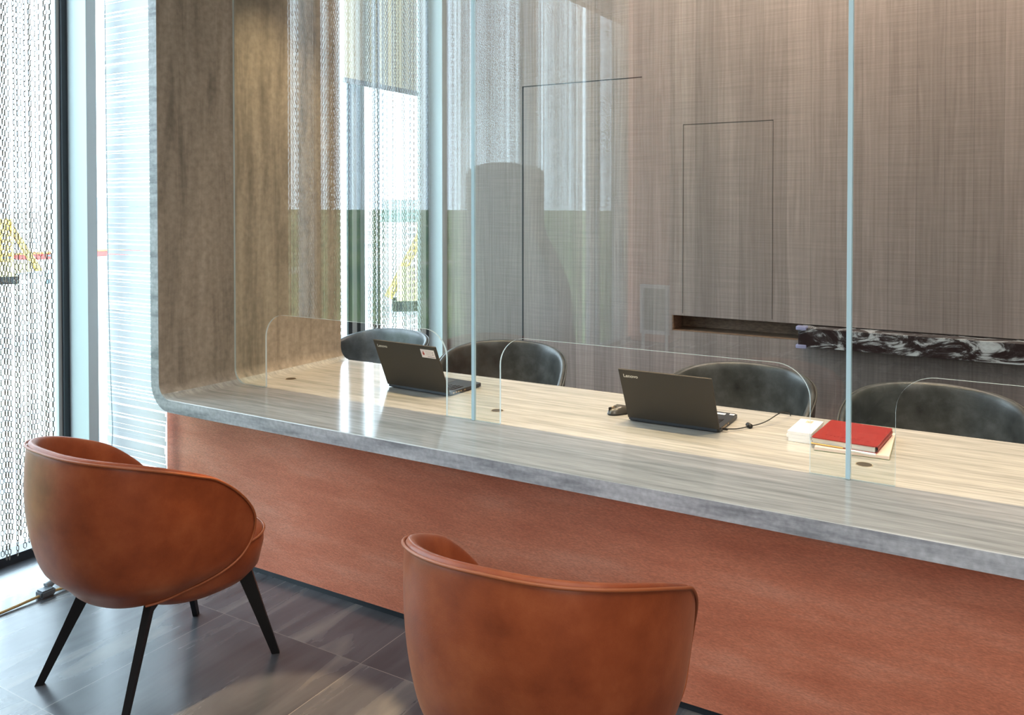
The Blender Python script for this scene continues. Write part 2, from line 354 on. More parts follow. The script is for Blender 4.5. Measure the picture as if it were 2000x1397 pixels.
# ---------------------------------------------------------------- chain curtains
def chain_mesh(name, width, n, bundle=None, seed=1):
    rnd = random.Random(seed)
    P = .0224; ztop = 4.38; nl = int((ztop-.06)/P)
    base = []
    L_, W_, r_ = .0134, .0062, .0022
    ring = [(0, 1), (.85, .55), (.85, -.55), (0, -1), (-.85, -.55), (-.85, .55)]
    lv = []
    for (u, v) in ring:
        cx, cz = u*W_, v*L_
        n_ = math.hypot(u, v); du, dv = u/n_, v/n_
        for a in (0, 2.094, 4.189):
            lv.append((cx+du*r_*math.cos(a), r_*math.sin(a), cz+dv*r_*math.cos(a)))
    lf = []
    for i in range(6):
        j = (i+1) % 6
        for k in range(3):
            l = (k+1) % 3; lf.append((i*3+k, j*3+k, j*3+l, i*3+l))
    verts = []; faces = []
    pos = []
    y = 0
    while y < width:
        pos.append((y, rnd.uniform(-.006, .006)))
        y += rnd.choice((.009, .012, .015, .018, .018, .022, .036))
    if bundle:
        y = bundle[0]
        while y < bundle[1]:
            pos.append((y, rnd.uniform(-.02, .02))); y += .006
    for (y, x) in pos:
        rot = rnd.uniform(-.35, .35)+.785; ph = rnd.uniform(0, P); zend = rnd.choice((0, 1, 2, 0, 0, 4))
        ca = [(math.cos(rot), math.sin(rot)), (math.cos(rot+1.571), math.sin(rot+1.571))]
        sw = rnd.uniform(-.004, .004)
        for k in range(nl-zend):
            z = ztop-ph-k*P; c, s = ca[k & 1]; o = len(verts); yy = y+sw*math.sin(k*.02)
            for (a, b, d) in lv: verts.append((x+a*c-b*s, yy+a*s+b*c, z+d))
            for f in lf: faces.append((f[0]+o, f[1]+o, f[2]+o, f[3]+o))
    me = bpy.data.meshes.new(name); me.from_pydata(verts, [], faces); me.materials.append(CHAIN)
    return me
CM_LONG = chain_mesh('chain_curtain_wide', 1.15, 0, None, 3)
CM_SHORT = chain_mesh('chain_curtain_narrow', .60, 0, (.055, .12), 5)
curt = [(CM_SHORT, 1.57, 'chain curtain with a gathered bundle hanging left of the pale window column'),
        (CM_SHORT, 4.345, 'chain curtain with a gathered bundle at the window behind the counter'),
        (CM_LONG, .38, 'wide chain curtain on the front windows, nearest to the left orange chair, mirrored in the glass'),
        (CM_LONG, -.82, 'second wide chain curtain from the left orange chair, mirrored in the glass'),
        (CM_LONG, -2.02, 'third wide chain curtain from the left orange chair, mirrored in the glass'),
        (CM_LONG, -3.22, 'wide chain curtain beside the terracotta pilaster, mirrored in the glass')]
for me, y, lab in curt:
    o = bpy.data.objects.new('chain_curtain', me); COL.objects.link(o); o.location = (-3.70, y, 0); tag(o, lab, 'chain curtain', 'metal chain curtains on the glazed facade', 'stuff')
# a single strand next to the slab behind the counter
o = bpy.data.objects.new('chain_strand', chain_mesh('chain_strand', .012, 0, None, 9)); COL.objects.link(o); o.location = (-3.865, 4.255, 0)
tag(o, 'few loose chain strands at the edge of the stone slab behind the counter', 'chain curtain', None, 'stuff')

# ---------------------------------------------------------------- reception counter: stone surround
YF, YG, YK = 2.42, 2.825, 3.575
ZC, TK = .74, .057
XR = 2.6; ZTOP = 3.42
def x_in(y): return -3.293+(.046)*(1-math.exp(-(y-YF)*3.0))/(1-math.exp(-3.465)) if y > YF else -3.293
counter = empty('reception_counter', (0, 0, 0), label='long reception counter in one grey stone surround over a terracotta plaster front', cat='counter')
def surround(y):
    xi = x_in(y); ri, ro = .07, .07+TK
    inner = [(XR, ZC)]; outer = [(XR, ZC-TK)]
    cx, cz = xi+ri, ZC+ri
    for k in range(9):
        a = math.radians(270-90*k/8)
        inner.append((cx+ri*math.cos(a), cz+ri*math.sin(a))); outer.append((cx+ro*math.cos(a), cz+ro*math.sin(a)))
    inner.append((xi, ZTOP)); outer.append((xi-TK, ZTOP))
    return inner, outer
bm = bmesh.new(); rows = []
ysl = [YF, YF+.003, 2.5, 2.62, 2.75, YG, 2.95, 3.15, 3.35, YK-.003, YK]
for i, y in enumerate(ysl):
    inn, out = surround(y)
    if i in (0, len(ysl)-1):      # tiny eased arris
        e_ = .0025
        inn = [(p[0]+(0), p[1]) for p in inn]
        inn2 = []
        for k, (p, q) in enumerate(zip(inn, out)):
            d = Vector((q[0]-p[0], q[1]-p[1])).normalized()*e_; inn2.append((p[0]+d.x, p[1]+d.y))
        inn = inn2
    rows.append(([bm.verts.new((p[0], y, p[1])) for p in inn], [bm.verts.new((p[0], y, p[1])) for p in out]))
n = len(rows[0][0])
for a, b in zip(rows, rows[1:]):
    for k in range(n-1):
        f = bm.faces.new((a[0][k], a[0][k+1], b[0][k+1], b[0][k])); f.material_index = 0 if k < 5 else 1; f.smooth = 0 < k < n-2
        f = bm.faces.new((a[1][k], b[1][k], b[1][k+1], a[1][k+1])); f.material_index = 2; f.smooth = 0 < k < n-2
for r_, flip in ((rows[0], 0), (rows[-1], 1)):
    for k in range(n-1):
        f = bm.faces.new((r_[0][k], r_[1][k], r_[1][k+1], r_[0][k+1])); f.material_index = 2
for k in (0, n-1):
    for a, b in zip(rows, rows[1:]):
        f = bm.faces.new((a[0][k], a[1][k], b[1][k], b[0][k])); f.material_index = 2
so = bm_obj('stone_surround', bm, [STONE_T, STONE_S, STONE_E], counter)
so['label'] = 'polished grey stone worktop curving up into an upright slab at the left'
boxo('front_panel', (-3.40, XR, 2.54, 2.60, .030, ZC-TK), TERRA, counter)
boxo('kick_plate', (-3.38, XR, 2.556, 2.60, 0, .030), DARK_AL, counter)
boxo('back_panel', (-3.24, XR, 3.40, 3.44, 0, ZC-TK), plain('panel_dark', (.05, .045, .04), .6), counter)
boxo('top_slab', (-3.25, XR, YF, YK, ZTOP-.057, ZTOP), STONE_E, counter)
boxo('light_baffle', (-3.25, XR, 2.816, 2.8345, 2.70, ZTOP-.057), plain('baffle_dark', (.05, .05, .05), .8), counter)  # unseen board added to cut the downlights off at the glass plane

# cable holes: a flat dark disc paints the shade inside, nothing is cut
def grommet(x, y, lab, r=.026):
    g = empty('cable_grommet', (x, y, ZC), label=lab, cat='cable grommet', group='cable holes in the worktop')
    bm = bmesh.new(); n = 28
    def rg(rad, z): return [bm.verts.new((rad*math.cos(2*math.pi*i/n), rad*math.sin(2*math.pi*i/n), z)) for i in range(n)]
    R_ = [rg(r+.002, .0), rg(r+.002, .0008), rg(r-.001, .0008), rg(r-.001, .0002)]
    for a, b in zip(R_, R_[1:]):
        for i in range(n): bm.faces.new((a[i], a[(i+1) % n], b[(i+1) % n], b[i]))
    bm_obj('rim', bm, plain('hole_rim', (.30, .24, .16), .4), g)
    bm = bmesh.new(); bm.faces.new([bm.verts.new(((r-.001)*math.cos(2*math.pi*i/n), (r-.001)*math.sin(2*math.pi*i/n), .0004)) for i in range(n)])
    bm_obj('shade_disc', bm, plain('hole_shade', (.05, .035, .02), .9), g)
grommet(-3.09, 3.031, 'dark cable hole in the worktop near the upright stone slab')
grommet(-1.854, 3.011, 'dark cable hole in the worktop below the first glass joint')
grommet(-.398, 3.015, 'dark cable hole in the worktop in front of the red notebook')

# ---------------------------------------------------------------- glass screens with arched openings
def arch_pts(x0, x1, z1, r=.115, n=12):
    p = [(x0, ZC+.002)]
    for k in range(n+1):
        a = math.pi-(math.pi/2)*k/n; p.append((x0+r+r*math.cos(a), z1-r+r*math.sin(a)))
    for k in range(n+1):
        a = math.pi/2-(math.pi/2)*k/n; p.append((x1-r+r*math.cos(a), z1-r+r*math.sin(a)))
    p.append((x1, ZC+.002)); return p
def glass_panel(x0, x1, ax0, ax1, az, lab, fillet=False, seal=True):
    g = empty('glass_screen', ((x0+x1)/2, YG, ZC), label=lab, cat='glass screen', group='frameless glass screens standing on the counter')
    ox = (x0+x1)/2
    out = []
    zt = 2.70
    if fillet:
        xi = x_in(YG)+.001; r = .069
        for k in range(9):
            a = math.radians(180+90*k/8); out.append((xi+r+r*math.cos(a), ZC+.002+r+r*math.sin(a)))
    else: out.append((x0, ZC+.002))
    ar = arch_pts(ax0, ax1, az)
    out += ar
    out += [(x1, ZC+.002), (x1, zt), (x_in(YG)+.001 if fillet else x0, zt)]
    bm = bmesh.new(); t = .010
    f = [bm.verts.new((p[0]-ox, -t/2, p[1]-ZC)) for p in out]; b = [bm.verts.new((p[0]-ox, t/2, p[1]-ZC)) for p in out]
    m = len(out)
    for i in range(m):
        fc = bm.faces.new((f[i], f[(i+1) % m], b[(i+1) % m], b[i])); fc.material_index = 1
    nf = 9 if fillet else 1; na = len(ar)
    for vs in (f, b):
        y_ = vs[0].co.y
        top = [bm.verts.new((ar[i][0]-ox, y_, zt-ZC)) for i in range(na)]
        bm.faces.new(vs[:nf]+[vs[nf], vs[nf+1], top[1], vs[-1]])          # left of the opening
        for i in range(1, na-2): bm.faces.new((vs[nf+i], vs[nf+i+1], top[i+1], top[i]))   # above it
        bm.faces.new((vs[nf+na-2], vs[nf+na-1], vs[-3], vs[-2], top[na-2]))     # right of it
    bm_obj('pane', bm, [GLASS, G_EDGE], g)
    if seal:
        boxo('silicone_joint', (x1-ox+.001, x1-ox+.014, -.0065, .0065, .002, zt-ZC), SEAL, g)
    return g
glass_panel(-3.262, -1.860, -3.043, -1.985, 1.096, 'left glass screen running up the stone slab, arched opening before the stickered laptop', True)
glass_panel(-1.844, -.428, -1.725, -.538, 1.094, 'middle glass screen between two silicone joints, arched opening before the mouse')
glass_panel(-.412, 1.3, -.283, .85, 1.092, 'right glass screen beside the red notebook, running out of the picture', False, False)

# ---------------------------------------------------------------- tub chairs
def chair(label, group, mats, a0=.338, S_ext=.20, ztop=.858, sc_w=1.0):
    Lm, Wm = mats
    ch = empty('tub_chair', (0, 0, 0), label=label, cat='chair', group=group)
    b0 = .365; arc = .5*math.pi*math.sqrt((a0*a0+b0*b0)/2); S = arc+S_ext
    def zt_zb(s):
        u = abs(s)/S
        top = ztop-.015*u-.10*u**2-.05*u**4; bot = .342+.01*u+.035*u**2.2
        e = (max(0., 1-u**5))**(1/2.2)
        mid0 = .555; return mid0+(top-mid0)*e - .03*u**4, mid0+(bot-mid0)*e-.03*u**4
    def point(s, z, off=0.):
        sg = 1 if s >= 0 else -1; q = abs(s)
        tau = max(0, min(1, (z-.37)/(ztop-.37)))
        lo = max(0., 1-tau/.14)**2
        k = 1-.13*(1-tau)**2.6-.12*lo+.012*math.sin(math.pi*tau)
        kb = 1-.17*(1-tau)**2.4-.16*lo+.05*math.sin(math.pi*tau)
        a = a0*k-off; b = b0*kb-off
        if q <= arc:
            ph = q/arc*math.pi/2
            x = a*math.sin(ph)**.86; y = -b*math.cos(ph)**.86
        else:
            d = (q-arc); x = a-.16*d*d/S_ext*.9; y = d
        return Vector((sg*x, y-.045, z))
    bm = bmesh.new(); NS, NT = 44, 14; th = .045
    O, I = [], []
    for i in range(NS+1):
        s = -S+2*S*i/NS; s *= .999
        # cluster columns near tips
        q = i/NS*2-1; s = S*.9985*math.copysign(1-(1-abs(q))**1.25, q)
        zt, zb = zt_zb(s); hh = (zt-zb)
        ro, ri = [], []
        for j in range(NT+1):
            v = j/NT; z = zb+hh*v
            ro.append(bm.verts.new(point(s, z, 0)))
            pin = min(1, hh/.12)
            t_ = th*pin*(1-.35*v**6)
            zz = z - (.004*(v**8)) ; ri.append(bm.verts.new(point(s, zz, t_)))
        O.append(ro); I.append(ri)
    for i in range(NS):
        for j in range(NT):
            bm.faces.new((O[i][j], O[i+1][j], O[i+1][j+1], O[i][j+1])); bm.faces.new((I[i][j], I[i][j+1], I[i+1][j+1], I[i+1][j]))
    # rounded rim: add mid row
    def rim(j, dz):
        M = []
        for i in range(NS+1):
            p = (O[i][j].co+I[i][j].co)/2; zt, zb = zt_zb(0)
            s_h = min(1, (O[i][NT].co.z-O[i][0].co.z)/.12)
            M.append(bm.verts.new(p+Vector((0, 0, dz*s_h))))
        for i in range(NS):
            f1 = (O[i][j], M[i], M[i+1], O[i+1][j]); f2 = (M[i], I[i][j], I[i+1][j], M[i+1])
            bm.faces.new(f1); bm.faces.new(f2)
        return M
    Mt = rim(NT, .010); Mb = rim(0, -.004)
    for i in (0, NS):
        vs_o = [O[i][j] for j in range(NT+1)]; vs_i = [I[i][j] for j in range(NT+1)]
        for j in range(NT): bm.faces.new((vs_o[j], vs_o[j+1], vs_i[j+1], vs_i[j]))
        bm.faces.new((O[i][NT], Mt[i], I[i][NT])); bm.faces.new((O[i][0], I[i][0], Mb[i]))
    sh = bm_obj('backrest', bm, Lm, ch, smooth=True)
    md = sh.modifiers.new('sub', 'SUBSURF'); md.levels = 1; md.render_levels = 1
    # piping along the outer rim
    pts = []
    ss = [S*.9985*math.copysign(1-(1-abs(q))**1.25, q) for q in [i/40-1 for i in range(81)]]
    lowr = [s for s in ss if s >= .42*S][::1]; lowl = [s for s in ss if s <= -.42*S]
    for s in lowl[::-1]: pts.append(point(s, zt_zb(s)[1]+.002, -.002))
    for s in ss: pts.append(point(s, zt_zb(s)[0]-.004, -.0025))
    for s in lowr[::-1]: pts.append(point(s, zt_zb(s)[1]+.002, -.002))
    tube('piping', pts, .0042, Wm, sh)
    # seat
    bm = bmesh.new(); NR = 48
    def ring(z, k, yo=0):
        vs = []
        for i in range(NR):
            a = 2*math.pi*i/NR; cx, sy = math.cos(a), math.sin(a)
            x = (a0-.055)*k*math.copysign(abs(cx)**.75, cx); y = (.25*k)*math.copysign(abs(sy)**.8, sy)+.062+yo
            vs.append(bm.verts.new((x, y, z)))
        return vs
    rs = [ring(.300, .70), ring(.308, .82), ring(.345, .94), ring(.42, 1.0), ring(.452, .995), ring(.462, .97), ring(.476, .85), ring(.484, .6), ring(.487, .3)]
    for a, b in zip(rs, rs[1:]):
        for i in range(NR): bm.faces.new((a[i], a[(i+1) % NR], b[(i+1) % NR], b[i]))
    bm.faces.new(rs[0][::-1]); bm.faces.new(rs[-1])
    st = bm_obj('seat', bm, Lm, ch, smooth=True)
    pp = []
    for i in range(NR):
        a = 2*math.pi*i/NR; cx, sy = math.cos(a), math.sin(a)
        pp.append(((a0-.054)*math.copysign(abs(cx)**.75, cx), .252*math.copysign(abs(sy)**.8, sy)+.062, .457))
    tube('piping', pp, .004, Wm, st, cyc=True)
    # blade legs standing radially
    for fx, fy, tx, ty in ((-.25, -.305, -.165, -.145), (.25, -.305, .165, -.145), (-.24, .285, -.185, .19), (.24, .285, .185, .19)):
        bm = bmesh.new(); d = Vector((fx, fy-.03*0, 0)).normalized(); pr = Vector((-d.y, d.x, 0))
        top = Vector((tx, ty, .325 if fy > 0 else .37)); bot = Vector((fx, fy, 0))
        vs = []
        for c0, wd, th_ in ((bot, .0135, .009), (bot.lerp(top, .5), .019, .0105), (top, .027, .0115)):
            for sx, sy in ((-1, -1), (1, -1), (1, 1), (-1, 1)): vs.append(bm.verts.new(c0+d*wd*sx+pr*th_*sy))
        for L0 in (0, 4):
            for i in range(4): bm.faces.new((vs[L0+i], vs[L0+(i+1) % 4], vs[L0+4+(i+1) % 4], vs[L0+4+i]))
        bm.faces.new(vs[3::-1]); bm.faces.new(vs[8:12])
        bm_obj('leg', bm, BLACK, ch)
    # under-seat mounting frame
    bm = bmesh.new()
    for a in (math.radians(40), math.radians(-40)):
        d = Vector((math.sin(a), math.cos(a), 0)); pr = Vector((d.y, -d.x, 0))
        vs = [bm.verts.new(Vector((0, .02, z))+d*u+pr*v) for z in (.292, .306) for u, v in ((-.22, -.015), (.22, -.015), (.22, .015), (-.22, .015))]
        for f in ((0, 3, 2, 1), (4, 5, 6, 7), (0, 1, 5, 4), (1, 2, 6, 5), (2, 3, 7, 6), (3, 0, 4, 7)): bm.faces.new([vs[i] for i in f])
    bm_obj('seat_frame', bm, BLACK, ch)
    return ch
ca = chair('orange leather tub chair at the left by the window, all four black legs in view', 'orange leather tub chairs before the counter', (LEATHER, LEATHER_W))
ca.location = (-2.512, 1.862, 0); ca.rotation_euler = (0, 0, math.radians(-4.5))
cb = copy_tree(ca); cb.location = (-.955, 1.85, 0); cb.rotation_euler = (0, 0, math.radians(5))
cb['label'] = 'orange leather tub chair in the centre foreground, seen from behind, cut by the picture edge'
GG = 'dark grey leather tub chairs behind the counter'
cg = chair('dark grey leather tub chair behind the stickered laptop, partly hidden by the stone slab', GG, (GREY_L, GREY_W), a0=.375, S_ext=.2, ztop=.79)
cg.location = (-3.45, 3.98, 0); cg.rotation_euler = (0, 0, math.radians(176))
for x, y, r, lab in ((-2.45, 3.99, 202, 'dark grey leather tub chair between the two laptops, behind the first glass joint'),
                     (-1.13, 3.97, 178, 'dark grey leather tub chair directly behind the laptop with the mouse'),
                     (-.25, 3.91, 180, 'dark grey leather tub chair behind the red notebook, rightmost of all')):
    g2 = copy_tree(cg); g2.location = (x, y, 0); g2.rotation_euler = (0, 0, math.radians(r)); g2['label'] = lab

# ---------------------------------------------------------------- laptops
def text_mesh(name, txt, size, mat, parent, loc, rot, ext=.0002):
    cu = bpy.data.curves.new(name, 'FONT'); cu.body = txt; cu.size = size; cu.extrude = ext; cu.offset = .0004
    o = bpy.data.objects.new(name, cu); COL.objects.link(o)
    bpy.context.view_layer.update()
    me = bpy.data.meshes.new_from_object(o.evaluated_get(bpy.context.evaluated_depsgraph_get()))
    bpy.data.objects.remove(o)
    n_ = new_obj(name, me, None, parent); me.materials.clear(); me.materials.append(mat)
    n_.location = loc; n_.rotation_euler = rot
    return n_
def laptop(loc, rz, lab, sticker, lidh=.238, back=.10, ztop=.222, plates=True):
    l = empty('laptop', loc, rz, label=lab, cat='laptop', group='black laptops on the counter')
    W = .377; D = .258
    bm = bmesh.new(); box(bm, 0, W, 0, D, .004, .019); bmesh.ops.bevel(bm, geom=[e for e in bm.edges if abs(e.verts[0].co.z-e.verts[1].co.z) > .01], offset=.01, segments=3, affect='EDGES')
    for x0 in (.02, W-.05):
        for y0 in (.02, D-.035): box(bm, x0, x0+.03, y0, y0+.012, 0, .004)
    base = bm_obj('base', bm, LAPT, l)
    bm = bmesh.new()
    for r in range(6):
        n_ = 15
        for k in range(n_): box(bm, .022+k*.0223, .022+k*.0223+.0185, .028+r*.0195, .028+r*.0195+.0158, .019, .0208)
    kb = bm_obj('keyboard', bm, KEYS, base)
    boxo('touchpad', (.13, .24, .168, .238, .019, .0194), plain('touchpad_grey', (.05, .05, .055), .3), base)
    if plates:
        boxo('palm_sticker', (.268, .335, .215, .238, .019, .0195), PAPER, base); boxo('palm_sticker', (.350, .370, .225, .243, .019, .0195), PAPER, base)
    bm = bmesh.new()
    for y in (.03, .05, .068, .086, .115): box(bm, W-.0005, W+.0006, y, y+.011, .008, .014)
    bm_obj('ports', bm, plain('port_metal', (.45, .33, .2), .4, .6), base)
    # lid: hinged at y=0, leaning towards -y
    ang = math.atan2(back, ztop-.016)
    lid = boxo('lid', (0, W, -.0035, .0035, 0, lidh), LID, l, bevel=.0015)
    lid.location = (0, .004, .015); lid.rotation_euler = (ang, 0, 0)
    boxo('screen', (.012, W-.012, .0035, .0039, .015, lidh-.012), plain('screen_black', (.01, .01, .012), .15), lid)
    text_mesh('lid_lettering', 'Lenovo', .0205, SILVER, lid, (.017, -.0036, lidh-.035), (math.pi/2, 0, 0))
    if sticker:
        stk = boxo('asset_sticker', (W-.094, W-.014, -.0040, -.0036, lidh-.062, lidh-.018), plain('sticker_pink', (.82, .72, .68), .5), lid)
        stk['label'] = 'small pale asset sticker with a red emblem and printed lines'
        bm = bmesh.new()
        dk = plain('sticker_print', (.16, .10, .10), .6)
        for z in (lidh-.030, lidh-.038, lidh-.046): box(bm, W-.066, W-.034, -.00425, -.0040, z, z+.0007)
        box(bm, W-.060, W-.018, -.00425, -.0040, lidh-.0565, lidh-.0545)
        box(bm, W-.028, W-.024, -.00425, -.0040, lidh-.034, lidh-.029); box(bm, W-.028, W-.024, -.00425, -.0040, lidh-.045, lidh-.040)
        bm_obj('printed_lines', bm, dk, stk)
        bm = bmesh.new()
        for (cx, cz, r) in ((W-.080, lidh-.042, .0062), (W-.080, lidh-.034, .004), (W-.0795, lidh-.028, .002)):
            vs = [bm.verts.new((cx+r*math.cos(2*math.pi*i/16), -.00425, cz+r*math.sin(2*math.pi*i/16))) for i in range(16)]; bm.faces.new(vs)
        bm_obj('emblem', bm, plain('emblem_red', (.45, .05, .03), .5), stk)
    return l
laptop((-1.309, 3.141, ZC+.0005), 0, 'black laptop with its back to us, charging cable plugged in, mouse at its left', False)
laptop((-2.552, 3.134, ZC+.0005), math.radians(-3.4), 'black laptop with a small asset sticker on the lid, near the stone slab', True, lidh=.248, ztop=.232, back=.095, plates=False)

# mice
def mouse(loc, rz, lab):
    o = empty('computer_mouse', loc, rz, label=lab, cat='mouse')
    bm = bmesh.new(); NU, NV = 28, 10
    rows_ = []
    for j in range(NV+1):
        v = j/NV
        row = []
        for i in range(NU):
            a = 2*math.pi*i/NU; cx, sy = math.cos(a), math.sin(a)
            rr = math.cos(v*math.pi/2)**.55
            waist = 1-.10*math.exp(-((sy-.0)/.35)**2)
            x = .031*waist*rr*cx; y = .054*rr*sy; z = .036*math.sin(v*math.pi/2)**.9*(1-.22*max(0, sy)-.12*max(0, -sy))+.002
            row.append(bm.verts.new((x, y, z)))
        rows_.append(row)
    for a, b in zip(rows_, rows_[1:]):
        for i in range(NU): bm.faces.new((a[i], a[(i+1) % NU], b[(i+1) % NU], b[i]))
    bm.faces.new(rows_[0][::-1]); bmesh.ops.remove_doubles(bm, verts=bm.verts, dist=.0003)
    bd = bm_obj('body', bm, plain('mouse_grey', (.10, .095, .085), .22, .3), o, smooth=True)
    bm = bmesh.new(); bmesh.ops.create_cone(bm, cap_ends=True, segments=20, radius1=.009, radius2=.009, depth=.006, matrix=Matrix.Translation((0, .030, .026)) @ Matrix.Rotation(math.pi/2, 4, 'Y'))
    bm_obj('scroll_wheel', bm, plain('wheel_tan', (.35, .26, .16), .4), bd, smooth=False)
    bm = bmesh.new(); box(bm, -.0004, .0004, .012, .053, .012, .0325); bm_obj('button_seam', bm, RUBBER, bd)
    bm = bmesh.new()
    vs = []
    rgs = []
    for z, k in ((0, .96), (.003, 1.02), (.006, 1.03), (.008, .98)):
        rgs.append([bm.verts.new((.031*k*math.cos(2*math.pi*i/28)*(1-.10*math.exp(-(math.sin(2*math.pi*i/28)/.35)**2)), .054*k*math.sin(2*math.pi*i/28), z)) for i in range(28)])
    for a, b in zip(rgs, rgs[1:]):
        for i in range(28): bm.faces.new((a[i], a[(i+1) % 28], b[(i+1) % 28], b[i]))
    bm.faces.new(rgs[0][::-1]); bm_obj('skirt', bm, RUBBER, bd, smooth=True)
    return o
mouse((-1.385, 3.225, ZC+.0005), math.radians(150), 'dark glossy computer mouse beside the laptop with the charging cable')
mouse((-2.600, 3.335, ZC+.0005), math.radians(170), 'dark computer mouse peeking out behind the stickered laptop lid')

# charging cable
cc = empty('charging_cable', (-.93, 3.19, ZC), label='black charging cable with a ferrite bead plugged into the laptop', cat='cable')
tube('cord', [(0, -.018, .012), (.02, -.006, .011), (.05, .03, .0065), (.075, .09, .0065), (.11, .125, .012), (.135, .17, .022), (.152, .23, .034), (.165, .27, .036), (.172, .30, .028), (.174, .38, .006), (.176, .402, -.08), (.178, .41, -.3)], .0022, RUBBER, cc)
bm = bmesh.new(); bmesh.ops.create_cone(bm, cap_ends=True, segments=16, radius1=.0095, radius2=.0095, depth=.030, matrix=Matrix.Translation((.075, .092, .0095)) @ Matrix.Rotation(math.radians(-50), 4, 'Z') @ Matrix.Rotation(math.pi/2, 4, 'Y'))
bmesh.ops.bevel(bm, geom=[e for e in bm.edges if len(e.link_faces) == 2 and max(len(f.verts) for f in e.link_faces) > 4], offset=.003, segments=2, affect='EDGES')
bm_obj('ferrite_bead', bm, RUBBER, cc, smooth=True)
bm = bmesh.new(); box(bm, -.001, .024, -.024, -.013, .008, .016); bmesh.ops.bevel(bm, geom=bm.edges[:], offset=.003, segments=2, affect='EDGES'); bm_obj('plug', bm, RUBBER, cc)

# ---------------------------------------------------------------- booklets, notebook, pad, pen
bl = [('lowest white booklet of the pile beside the red notebook', 0, .014, .004), ('middle white booklet of the pile beside the red notebook', .0142, .012, -.002), ('topmost white booklet of the pile, with a small printed stamp', .0264, .012, .001)]
for lab, z, h, dx in bl:
    b_ = empty('booklet', (-.686+dx, 3.172, ZC+.0005+z), math.radians(-2), label=lab, cat='booklet', group='pile of white booklets')
    boxo('page_block', (0, .086, 0, .205, 0, h), PAPER, b_, bevel=.0008)
    if 'topmost' in lab: boxo('stamp', (.028, .054, .15, .188, h, h+.0003), noisy('stamp_print', [(.30, .24, .14), (.62, .58, .48)], (60, 400, 1), 1, 2, .6, stops=[.45, .55]), b_)
pad = empty('writing_pad', (-.575, 3.098, ZC+.0005), math.radians(2.5), label='pale pink writing pad lying under the red notebook', cat='writing pad')
boxo('sheets', (0, .245, 0, .325, .0012, .013), PINKP, pad, bevel=.0006)
boxo('backing_board', (-.001, .246, -.001, .326, 0, .0012), plain('pad_green', (.10, .16, .05), .6), pad)
nb = empty('notebook', (-.592, 3.128, ZC+.0145), math.radians(-4), label='red leatherette notebook lying on a pale pink pad', cat='notebook')
def rounded_plate(x0, x1, y0, y1, z0, z1, r, corners='r'):
    bm = bmesh.new(); pts = []
    def arc(cx, cy, a0): 
        for k in range(7): a = math.radians(a0+90*k/6); pts.append((cx+r*math.cos(a), cy+r*math.sin(a)))
    arc(x1-r, y0+r, 270); arc(x1-r, y1-r, 0); arc(x0+r, y1-r, 90); arc(x0+r, y0+r, 180)
    a = [bm.verts.new((*p, z0)) for p in pts]; b = [bm.verts.new((*p, z1)) for p in pts]; m = len(pts)
    for i in range(m): bm.faces.new((a[i], a[(i+1) % m], b[(i+1) % m], b[i]))
    bm.faces.new(a[::-1]); bm.faces.new(b); return bm
bm = rounded_plate(0, .222, 0, .292, .0215, .0245, .012)
# spine wraps the right edge
sp = []
for k in range(9):
    a = math.radians(90-180*k/8); sp.append((.212+.012*math.cos(a), .01225+.01225*math.sin(a)))
for sgn in (0,):
    ra = [bm.verts.new((x, .012, z)) for x, z in sp]; rb_ = [bm.verts.new((x, .28, z)) for x, z in sp]
    for i in range(8): bm.faces.new((ra[i], ra[i+1], rb_[i+1], rb_[i]))
bmb = rounded_plate(0, .222, 0, .292, 0, .0025, .012); tmp = bpy.data.meshes.new('t'); bmb.to_mesh(tmp); bmb.free(); bm.from_mesh(tmp); bpy.data.meshes.remove(tmp)
bm_obj('cover', bm, RED, nb)
boxo('page_block', (.004, .214, .005, .287, .0026, .0214), PAGES, nb)
bm = bmesh.new(); rnd = random.Random(4)      # blind embossed characters on the cover
for k in range(11):
    x0 = .035+k*.0138
    for q in range(5):
        if rnd.random() < .5: dx, dy = rnd.uniform(.003, .008), .0011
        else: dx, dy = .0011, rnd.uniform(.003, .008)
        px_, py_ = x0+rnd.uniform(0, .006), .052+rnd.uniform(0, .009); box(bm, px_, px_+dx, py_, py_+dy, .0244, .0247)
em = bm_obj('embossed_lettering', bm, plain('emboss_dark', (.22, .012, .01), .6), nb)
tube('ribbon', [(.0, -.0015, .003), (.05, -.002, .003), (.11, -.002, .003)], .0022, plain('ribbon_yellow', (.8, .5, .12), .5), nb)
pen = empty('pen', (-.468, 3.094, ZC+.0185), math.radians(-5), label='white pen lying on the pad along the front edge of the red notebook', cat='pen')
bm = bmesh.new(); bmesh.ops.create_cone(bm, cap_ends=True, segments=14, radius1=.0045, radius2=.0045, depth=.095, matrix=Matrix.Translation((.05, 0, 0)) @ Matrix.Rotation(math.pi/2, 4, 'Y')); bm_obj('barrel', bm, PAPER, pen, smooth=False)
bm = bmesh.new(); box(bm, .012, .05, -.0062, -.0045, -.001, .001); bm_obj('clip', bm, SILVER, pen)

# ---------------------------------------------------------------- marble shelf in the wall niche
ms = empty('marble_shelf', (-1.055, 5.16, 0), label='dark veined marble slab pushed into the long wall niche, plastic corner guards on its end', cat='stone slab')
boxo('slab', (0, 3.6, 0, .33, .766, .880), MARBLE, ms, bevel=.002)
for z0, z1 in ((.868, .890), (.758, .780)):
    boxo('corner_guard', (-.012, .048, -.012, .05, z0, z1), PROT, ms, bevel=.004)

